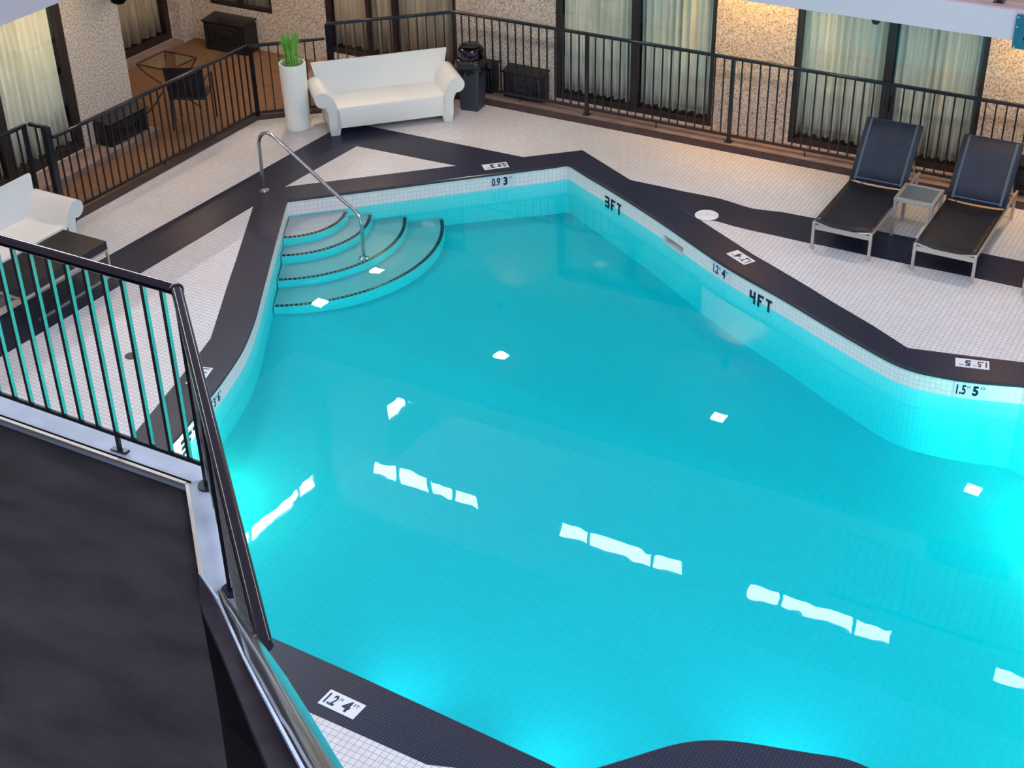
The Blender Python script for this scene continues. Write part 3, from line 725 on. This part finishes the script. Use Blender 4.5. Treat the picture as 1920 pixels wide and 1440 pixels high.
MB().lathe([(0.0001,-0.03),(0.02,-0.028),(0.030,-0.015),(0.031,0.0),(0.028,0.018),(0.016,0.028),(0.0001,0.030)], c=(Bc.x-cor3.x, Bc.y-cor3.y), n=24, cap=False).build('elbow', 'darkrail', t, smooth=True).location = (0,0,RT-LZ)
MB().bar((A_.x-cor3.x,0,0.10), (0,0,0.10), 0.012, 0.022).build('bottom_rail', 'iron', t)
bl = MB().bar((0,0,0.10), (0,0,RT-LZ-0.02), 0.019, 0.019, up=(0,1,0)).build('baluster', 'baluster', t); firstb = True
xs = [PY(a_, b_, 4.11).x for a_, b_ in ((24,471),(56,479),(90,491),(124,501),(159,511),(194,521),(230,532),(268,543),(305,554))]
stp = (xs[-1]-xs[0])/8
xs = [xs[0]-stp*k for k in range(1, 10)]+xs
for x in xs:
    o = bl if firstb else bl.copy()
    if not firstb: COL.objects.link(o); o.parent = t
    firstb = False; o.location = (x-cor3.x, 0, 0)
# second run towards the stair
dd3 = (De-Bc).normalized(); Lr = (De-Bc).length
MB().bar(Vector((0,0,0.10))+dd3*0.02, Vector((0,0,0.10))+dd3*Lr, 0.012, 0.022).build('bottom_rail', 'iron', t)
u = 0.11
while u < Lr:
    o = bl.copy(); COL.objects.link(o); o.parent = t; o.location = (dd3.x*u, dd3.y*u, 0); o.rotation_euler = (0,0,math.radians(-45)); u += 0.114
for q in (dd3*0.03, dd3*0.82):
    mb = MB(); mb.bar(q, q+Vector((0,0,1.0)), 0.03, 0.03, up=(0,1,0)); mb.tube([q+Vector((0,0,0.001)), q+Vector((0,0,0.012))], 0.05, 16); mb.build('post', 'iron', t)
q = Vector((xs[-5]-cor3.x,0,0)); mb = MB(); mb.bar(q, q+Vector((0,0,0.1)), 0.018, 0.018, up=(0,1,0)); mb.bar(q-Vector((0.05,0,0)), q+Vector((0.05,0,0.012)), 0.03, 0.012); mb.build('foot', 'iron', t)

# stair handrail rising towards the photographer
t = thing('stair_handrail', 'polished stair handrail over a dark board, rising out of the bottom edge', 'handrail', PD(420,1115,5.6))
org = t.location.copy()
cen = [(412,1108,5.65,0.006),(423,1130,5.55,0.016),(434,1150,5.4,0.022),(449,1177,5.1,0.027),(482,1230,4.2,0.0325),(515,1285,3.6,0.034),(556,1357,3.0,0.0325),(603,1440,2.6,0.031),(655,1530,2.3,0.031)]
MB().tube([PD(a,b,c)-org for a,b,c,r in cen], [r for *_, r in cen], 28).build('handrail_tube', 'steelbrown' if 'steelbrown' in M else 'steel', t, smooth=True)
def ribbon(L, R, dl, dr, th, name, m_):
    mb = MB(); n = len(L); vs = []
    for (a, b), (c, d), x, y in zip(L, R, dl, dr): vs += [PD(a,b,x)-org, PD(c,d,y)-org]
    vs2 = [v-Vector((0,0,th)) for v in vs]; fs = []
    for i in range(n-1):
        k = 2*i; o = 2*n
        fs += [(k,k+1,k+3,k+2),(o+k,o+k+2,o+k+3,o+k+1),(k,k+2,o+k+2,o+k),(k+1,o+k+1,o+k+3,k+3)]
    mb.add(vs+vs2, fs); return mb.build(name, m_, t)
ribbon([(373,1077),(376,1137),(417,1229),(454,1321),(503,1440),(545,1540)], [(379,1080),(412,1140),(462,1230),(500,1310),(575,1440),(630,1540)], [5.75,5.6,4.5,3.6,2.75,2.4], [5.75,5.5,4.4,3.5,2.7,2.35], 0.03, 'side_board', 'purple')
ribbon([(374,1130),(399,1260),(414,1351),(426,1440),(440,1540)], [(380,1137),(434,1262),(468,1340),(510,1440),(555,1540)], [5.85,5.2,4.7,4.3,4.0], [5.7,4.9,4.4,4.0,3.7], 0.05, 'dark_gap_strip', 'black')  # last ribbon is black, put where the gap beside the board is shaded
# narrow pale strip standing in for the highlight on the left of the tube
ribbon([(374,1076),(405,1121),(454,1230),(482,1285),(520,1357),(564,1440),(610,1530)], [(380,1078),(411,1122),(459,1230),(488,1285),(527,1357),(572,1440),(618,1530)], [5.6,5.45,4.15,3.5,2.9,2.5,2.2], [5.6,5.45,4.15,3.5,2.9,2.5,2.2], 0.012, 'highlight_strip', 'ledge')

# ------------------------------------------------------------------ sofa
def make_sofa(label, loc, rz):
    t = thing('sofa', label, 'sofa', loc, rz, 'white moulded sofas')
    # local: x along the width, y depth (front 0, back -), z up
    mb = MB()
    prof = [(0.0,0.10),(0.0,0.335),(-0.015,0.362),(-0.05,0.375),(-0.25,0.360),(-0.46,0.350),(-0.56,0.37),(-0.60,0.40),(-0.60,0.10)]
    mb.extrude([(y, z) for y, z in prof], (-0.70,0,0), (0,1,0), (0,0,1), (1.40,0,0)); mb.build('seat_body', 'white', t, smooth=True, ang=30)
    for s in (-1, 1):
        pr = [(0.655,0.10),(0.80,0.10),(0.805,0.30),(0.825,0.405)]
        for k in range(13):
            a = math.radians(-120+k*270/12); pr.append((0.858+0.102*math.cos(a), 0.487+0.100*math.sin(a)))
        pr += [(0.735,0.50),(0.705,0.44),(0.685,0.37),(0.66,0.30)]
        pr = [(s*u, v) for u, v in pr]
        MB().extrude(pr, (0,0.0,0), (1,0,0), (0,0,1), (0,-0.62,0)).build('arm', 'white', t, smooth=True, bevel=0.012, ang=30)
        for yy in (0.0, -0.54):
            mb = MB(); x0, x1 = sorted((s*0.655, s*0.80)); x2, x3 = sorted((s*0.675, s*0.79))
            mb.add([(x2,yy-0.095,0),(x3,yy-0.095,0),(x3,yy-0.012,0),(x2,yy-0.012,0),(x0,yy-0.11,0.11),(x1,yy-0.11,0.11),(x1,yy,0.11),(x0,yy,0.11)],
                   [(0,3,2,1),(4,5,6,7),(0,1,5,4),(1,2,6,5),(2,3,7,6),(3,0,4,7)]); mb.build('foot', 'white', t, bevel=0.008)
    # backrest: leaning slab, wider at the top, hollowed towards the seat
    mb = MB(); n = 12; vs = []
    rows = [(-0.50,0.32,0.78),(-0.545,0.42,0.80),(-0.58,0.55,0.835),(-0.615,0.68,0.87),(-0.63,0.745,0.885),(-0.645,0.76,0.885),(-0.675,0.755,0.88),(-0.68,0.60,0.85),(-0.66,0.35,0.80),(-0.63,0.10,0.78)]
    for k in range(n+1):
        u = -1+2*k/n
        for y, z, wv in rows: vs.append((u*wv, y+(0.03*(1-u*u)*-1 if y > -0.64 else 0), z))
    R_ = len(rows); fs = [(k*R_+j, k*R_+(j+1) % R_, (k+1)*R_+(j+1) % R_, (k+1)*R_+j) for k in range(n) for j in range(R_)]
    fs += [tuple(range(R_)), tuple(reversed(range(n*R_, (n+1)*R_)))]
    mb.add(vs, fs); mb.build('backrest', 'white', t, smooth=True, ang=45)
    return t
fl_, fr_ = P(622,257), P(850,228)
mid = (fl_+fr_)/2; ang = math.atan2(fr_.y-fl_.y, fr_.x-fl_.x)
# local +y (front) must face away from the corner: rotate so that x runs left->right seen from the back
sofa1 = make_sofa('white moulded sofa standing across the far corner between planter and bin', (mid.x, mid.y, 0), ang+PI)
dup(sofa1, (-11.22,9.24,0), -PI/2, 'white moulded sofa at the left edge behind the dark coffee table')

# ------------------------------------------------------------------ coffee table
t = thing('coffee_table', 'long low black-topped coffee table with silver frame, cut by the left edge', 'table', (-10.80,9.16,0))
MB().box(-0.30,0.30,-0.60,0.60,0.335,0.42).build('table_top', 'tabletop', t, bevel=0.004)
mb = MB()
for x in (-0.30,0.30): mb.bar((x,-0.60,0.322), (x,0.60,0.322), 0.022, 0.024)
for y in (-0.60,0.60): mb.bar((-0.30,y,0.322), (0.30,y,0.322), 0.022, 0.024)
for x in (-0.29,0.29): mb.bar((x,-0.45,0.011), (x,0.60,0.011), 0.02, 0.02)
mb.build('frame', 'brushed', t)
for x in (-0.29,0.29):
    for y in (-0.59,0.59): MB().bar((x,y,0.0), (x,y,0.335), 0.022, 0.022, up=(0,1,0)).build('leg', 'brushed', t)

# ------------------------------------------------------------------ planter
pb = P(551,236)
t = thing('planter', 'tall round white planter with upright green grass beside the sofa', 'planter', (-11.16,13.93,0))
MB().lathe([(0.0001,0),(0.135,0),(0.152,0.02),(0.158,0.2),(0.166,0.6),(0.170,0.86),(0.166,0.875),(0.150,0.875),(0.142,0.85),(0.138,0.80)], n=40, cap=False).build('pot', 'planter', t, smooth=True)
MB().lathe([(0.0001,0.80),(0.139,0.80)], n=30, cap=False).build('soil', 'soil', t)
mb = MB(); rg = random.Random(3)
for k in range(260):
    a = rg.random()*2*PI; r = 0.075*math.sqrt(rg.random()); x, y = r*math.cos(a), r*math.sin(a)
    h = 0.36+rg.random()*0.13; lean = 0.03+0.05*rg.random(); b = a+rg.uniform(-0.6,0.6); w_ = 0.004
    if k > 235: h = 0.12+0.1*rg.random(); lean = 0.16; x *= 1.4; y *= 1.4
    pts_ = [(x,y,0.79),(x+lean*0.35*math.cos(b),y+lean*0.35*math.sin(b),0.79+h*0.6),(x+lean*math.cos(b),y+lean*math.sin(b),0.79+h*(1 if k <= 235 else 0.75))]
    px_, py_ = -math.sin(b)*w_, math.cos(b)*w_
    vs = []
    for (q0, q1, q2), s in zip(pts_, (1,0.9,0.1)): vs += [(q0-px_*s, q1-py_*s, q2), (q0+px_*s, q1+py_*s, q2)]
    vs += [(v[0]+0.0016*math.cos(b), v[1]+0.0016*math.sin(b), v[2]) for v in vs]
    mb.add(vs, [(0,1,3,2),(2,3,5,4),(6,8,9,7),(8,10,11,9),(0,2,8,6),(2,4,10,8),(1,7,9,3),(3,9,11,5)])
g = mb.build('grass', 'grass', t); g['kind'] = 'stuff'

# ------------------------------------------------------------------ bin
t = thing('litter_bin', 'dark square litter bin with black bag and metal lid in the far corner', 'bin', (-9.52,15.53,0), math.radians(8))
mb = MB(); a, b = 0.125, 0.155
mb.add([(-a,-a,0),(a,-a,0),(a,a,0),(-a,a,0),(-b,-b,0.66),(b,-b,0.66),(b,b,0.66),(-b,b,0.66)], [(0,3,2,1),(4,5,6,7),(0,1,5,4),(1,2,6,5),(2,3,7,6),(3,0,4,7)]); mb.build('body', 'bin', t, bevel=0.015)
mb = MB(); n = 48; vs = []; rg = random.Random(5); lev = [(0.50,0.172,0.045),(0.56,0.19,0.03),(0.62,0.195,0.022),(0.68,0.175,0.012),(0.70,0.150,0.005)]
for zz, r, am in lev:
    for k in range(n):
        an = 2*PI*k/n; sq = 1/max(abs(math.cos(an)), abs(math.sin(an))); sq = min(sq, 1.22)
        rr = r*sq*0.94+am*rg.uniform(-0.5,0.6)*0.8; vs.append((rr*math.cos(an), rr*math.sin(an), zz+am*rg.uniform(-0.9,0.9)))
fs = [(j*n+k, j*n+(k+1) % n, (j+1)*n+(k+1) % n, (j+1)*n+k) for j in range(len(lev)-1) for k in range(n)]
mb.add(vs, fs); o = mb.build('bin_bag', 'bag', t, smooth=True, ang=60); md = o.modifiers.new('solid', 'SOLIDIFY'); md.thickness = 0.003
MB().lathe([(0.158,0.68),(0.168,0.70),(0.170,0.79),(0.160,0.815),(0.135,0.835),(0.06,0.842),(0.0001,0.842)], n=32, cap=False).build('lid', 'darkrail', t, smooth=True)
MB().lathe([(0.0001,0.843),(0.115,0.841),(0.13,0.850),(0.11,0.862),(0.0001,0.866)], n=28, cap=False).build('lid_flap', 'bag', t, smooth=True)

# ------------------------------------------------------------------ loungers
def make_lounger(label, loc):
    t = thing('sun_lounger', label, 'sun lounger', loc, 0, 'sun loungers by the far railing')
    W = 0.31; ZS = 0.325
    for s in (-1, 1):
        MB().bar((s*W,0.0,ZS-0.02), (s*W,1.74,ZS-0.02), 0.026, 0.038).build('side_rail', 'brushed', t, bevel=0.003)
        MB().bar((s*W,0.012,0.0), (s*W,0.0,ZS), 0.032, 0.028, up=(0,1,0)).build('leg', 'brushed', t, bevel=0.003)
        MB().bar((s*W,1.66,0.0), (s*W,1.66,ZS), 0.030, 0.028, up=(0,1,0)).build('leg', 'brushed', t, bevel=0.003)
    MB().bar((-W+0.017,0.005,0.265), (W-0.017,0.005,0.265), 0.018, 0.05).build('front_rail', 'brushed', t)
    for yy in (0.02,1.16,1.74):
        mb = MB()
        pts_ = [(-W+2*W*k/8, yy, ZS-0.012-(0.045*math.sin(PI*k/8) if yy < 0.1 else 0.04)) for k in range(9)]; mb.tube(pts_, 0.011, 8); mb.build('cross_bar', 'brushed', t)
    def sheet(rows, m_, name, parent, inset=0.0, n=10, th=0.005):
        mb = MB(); vs = []
        for y, z, sag in rows:
            for k in range(n+1):
                u = -1+2*k/n; vs.append((u*(W-inset), y, z-sag*(1-u*u)))
        w_ = n+1; mb.add(vs, [(j*w_+k, j*w_+k+1, (j+1)*w_+k+1, (j+1)*w_+k) for j in range(len(rows)-1) for k in range(n)])
        o = mb.build(name, m_, parent, smooth=True, ang=70); md = o.modifiers.new('solid', 'SOLIDIFY'); md.thickness = th; return o
    sheet([(0.02,ZS+0.012,0.045),(0.15,ZS+0.014,0.035),(0.5,ZS+0.012,0.03),(0.9,ZS+0.012,0.03),(1.14,ZS+0.014,0.02)], 'seat', 'seat_sling', t)
    y0, z0, y1, z1 = 1.16, ZS+0.02, 1.60, 0.925
    bk = sheet([(y0+(y1-y0)*k/4, z0+(z1-z0)*k/4, 0.012) for k in range(5)], 'sling', 'back_sling', t)
    mb = MB()
    nn_ = Vector((0, -(z1-z0), (y1-y0))).normalized()*0.006
    for s in (-1, 1): mb.bar(Vector((s*(W-0.055),y0+0.01,z0+0.01))+nn_, Vector((s*(W-0.055),y1-0.01,z1-0.01))+nn_, 0.026, 0.004, up=tuple(nn_.normalized()))
    mb.bar(Vector((-W+0.04,y0+0.02,z0+0.028))+nn_, Vector((W-0.04,y0+0.02,z0+0.028))+nn_, 0.014, 0.004, up=tuple(nn_.normalized()))
    mb.build('hem', 'hem', bk)
    mb = MB()
    for s in (-1, 1): mb.tube([(s*W,y0,z0-0.01),(s*W,y1,z1-0.01)], 0.010, 8)
    mb.tube([(-W,y1,z1-0.01),(W,y1,z1-0.01)], 0.010, 8); mb.build('back_frame', 'sling', t, smooth=True)
    for s in (-1, 1): MB().bar((s*(W-0.03),1.45,0.68), (s*(W-0.03),1.62,ZS-0.01), 0.014, 0.014).build('prop', 'brushed', t)
    return t
l1 = make_lounger('dark sun lounger, left of the small glass side table', (-3.921,13.715,0))
dup(l1, (-2.838,13.717,0), 0, 'dark sun lounger, right of the small glass side table')
dup(l1, (-1.708,13.725,0), 0, 'dark sun lounger cut by the right edge, only its front leg showing')
# side table
t = thing('side_table', 'small square glass-topped metal side table between the sun loungers', 'side table', (-3.385,14.615,0))
W = 0.215; mb = MB()
for s in (-1, 1): mb.bar((s*(W-0.02),-W,0.43), (s*(W-0.02),W,0.43), 0.04, 0.045); mb.bar((-W+0.04,s*(W-0.02),0.43), (W-0.04,s*(W-0.02),0.43), 0.04, 0.045)
mb.build('table_frame', 'brushed', t, bevel=0.003)
MB().box(-W+0.035,W-0.035,-W+0.035,W-0.035,0.438,0.449).build('glass_top', 'glassgrey', t)
for sx in (-1, 1):
    for sy in (-1, 1): MB().bar((sx*(W-0.02),sy*(W-0.02),0), (sx*(W-0.02),sy*(W-0.02),0.41), 0.034, 0.034, up=(0,1,0)).build('leg', 'brushed', t, bevel=0.003)

# ------------------------------------------------------------------ air conditioners
def make_ac(label, loc, rz, w_=0.62, h=0.40, d=0.20):
    t = thing('air_conditioner', label, 'air conditioner', loc, rz, 'black room air conditioners')
    MB().box(-w_/2,w_/2,-d,0.0,0.0,h).build('case', 'ac', t, bevel=0.012)
    mb = MB()
    for k in range(5):
        a, b = (w_/2-0.05)*(1-k*0.19), (h/2-0.04)*(1-k*0.19); zc = h/2
        for s in (-1, 1): mb.bar((-a,-d-0.004,zc+s*b), (a,-d-0.004,zc+s*b), 0.010, 0.012); mb.bar((s*a,-d-0.004,zc-b), (s*a,-d-0.004,zc+b), 0.010, 0.012)
    mb.build('grille', 'acedge', t)
    mb = MB(); mb.add([(-w_/2-0.01,-d-0.02,h-0.01),(w_/2+0.01,-d-0.02,h-0.01),(w_/2+0.01,0,h+0.03),(-w_/2-0.01,0,h+0.03),(-w_/2-0.01,-d-0.02,h+0.01),(w_/2+0.01,-d-0.02,h+0.01),(w_/2+0.01,0,h+0.05),(-w_/2-0.01,0,h+0.05)], [(0,3,2,1),(4,5,6,7),(0,1,5,4),(1,2,6,5),(2,3,7,6),(3,0,4,7)])
    mb.build('hood', 'ac', t)
    return t
ac = make_ac('black air conditioner on the far wall left of the first pale window', (-8.95,WY,0.10), 0, w_=0.58, h=0.34)
dup(ac, (-9.70,WY,0.10), 0, 'black air conditioner half hidden behind the litter bin')
dup(ac, (-2.45,WY,0.10), 0, 'black air conditioner behind the right sun lounger')
make_ac('large black air conditioner in the dim alcove under the small window', (-13.80,WY,0.0), 0, w_=0.74, h=0.42, d=0.30)
make_ac('black air conditioner at the foot of the pebbled left pier', (-13.0,12.56,0.03), PI/2, w_=0.70, h=0.34, d=0.26)

# ------------------------------------------------------------------ alcove table, chair, lantern
t = thing('patio_table', 'glass-topped metal patio table in the alcove', 'table', (-12.99,13.66,0))
mb = MB(); W = 0.27; zt = 0.69
for a_, b_ in (((-W,-W),(W,-W)),((W,-W),(W,W)),((W,W),(-W,W)),((-W,W),(-W,-W))): mb.bar((*a_,zt), (*b_,zt), 0.022, 0.018)
mb.build('rim', 'rust', t); MB().box(-W,W,-W,W,zt-0.002,zt+0.005).build('glass_top', 'glass', t)
for sx in (-1, 1):
    for sy in (-1, 1):
        MB().tube([(sx*W,sy*W,zt-0.01),(sx*W*0.75,sy*W*0.75,0.55),(sx*0.08,sy*0.08,0.40),(sx*0.07,sy*0.07,0.30),(sx*W*0.6,sy*W*0.6,0.12),(sx*W*0.95,sy*W*0.95,0.0)], 0.010, 8).build('leg', 'rust', t, smooth=True)
t = thing('patio_chair', 'dark patio chair drawn up to the glass table behind the railing', 'chair', (-12.45,13.45,0), math.radians(28))
MB().box(-0.22,0.22,-0.20,0.24,0.40,0.43).build('seat', 'seat', t, bevel=0.01)
mb = MB(); mb.add([(-0.23,-0.20,0.43),(0.23,-0.20,0.43),(0.23,-0.17,0.43),(-0.23,-0.17,0.43),(-0.24,-0.29,0.86),(0.24,-0.29,0.86),(0.24,-0.265,0.86),(-0.24,-0.265,0.86)], [(0,3,2,1),(4,5,6,7),(0,1,5,4),(1,2,6,5),(2,3,7,6),(3,0,4,7)]); mb.build('backrest', 'seat', t, bevel=0.006)
for sx in (-1, 1):
    MB().tube([(sx*0.23,-0.24,0.0),(sx*0.23,-0.20,0.42),(sx*0.24,-0.28,0.86)], 0.012, 8).build('leg', 'iron', t, smooth=True)
    MB().tube([(sx*0.23,0.24,0.0),(sx*0.23,0.23,0.62),(sx*0.24,0.0,0.66),(sx*0.24,-0.22,0.66)], 0.012, 8).build('leg', 'iron', t, smooth=True)
lp = PX(224,6,-12.86)
t = thing('wall_lantern', 'black hexagonal lantern on the edge of the left pebbled pier', 'lantern', (-12.86,lp.y,lp.z))
MB().lathe([(0.06,0.0),(0.10,0.03),(0.11,0.22),(0.05,0.28),(0.01,0.30)], n=6).build('body', 'black', t)
MB().bar((0.0,0,0.2), (-0.14,0,0.2), 0.03, 0.03).build('bracket', 'black', t)
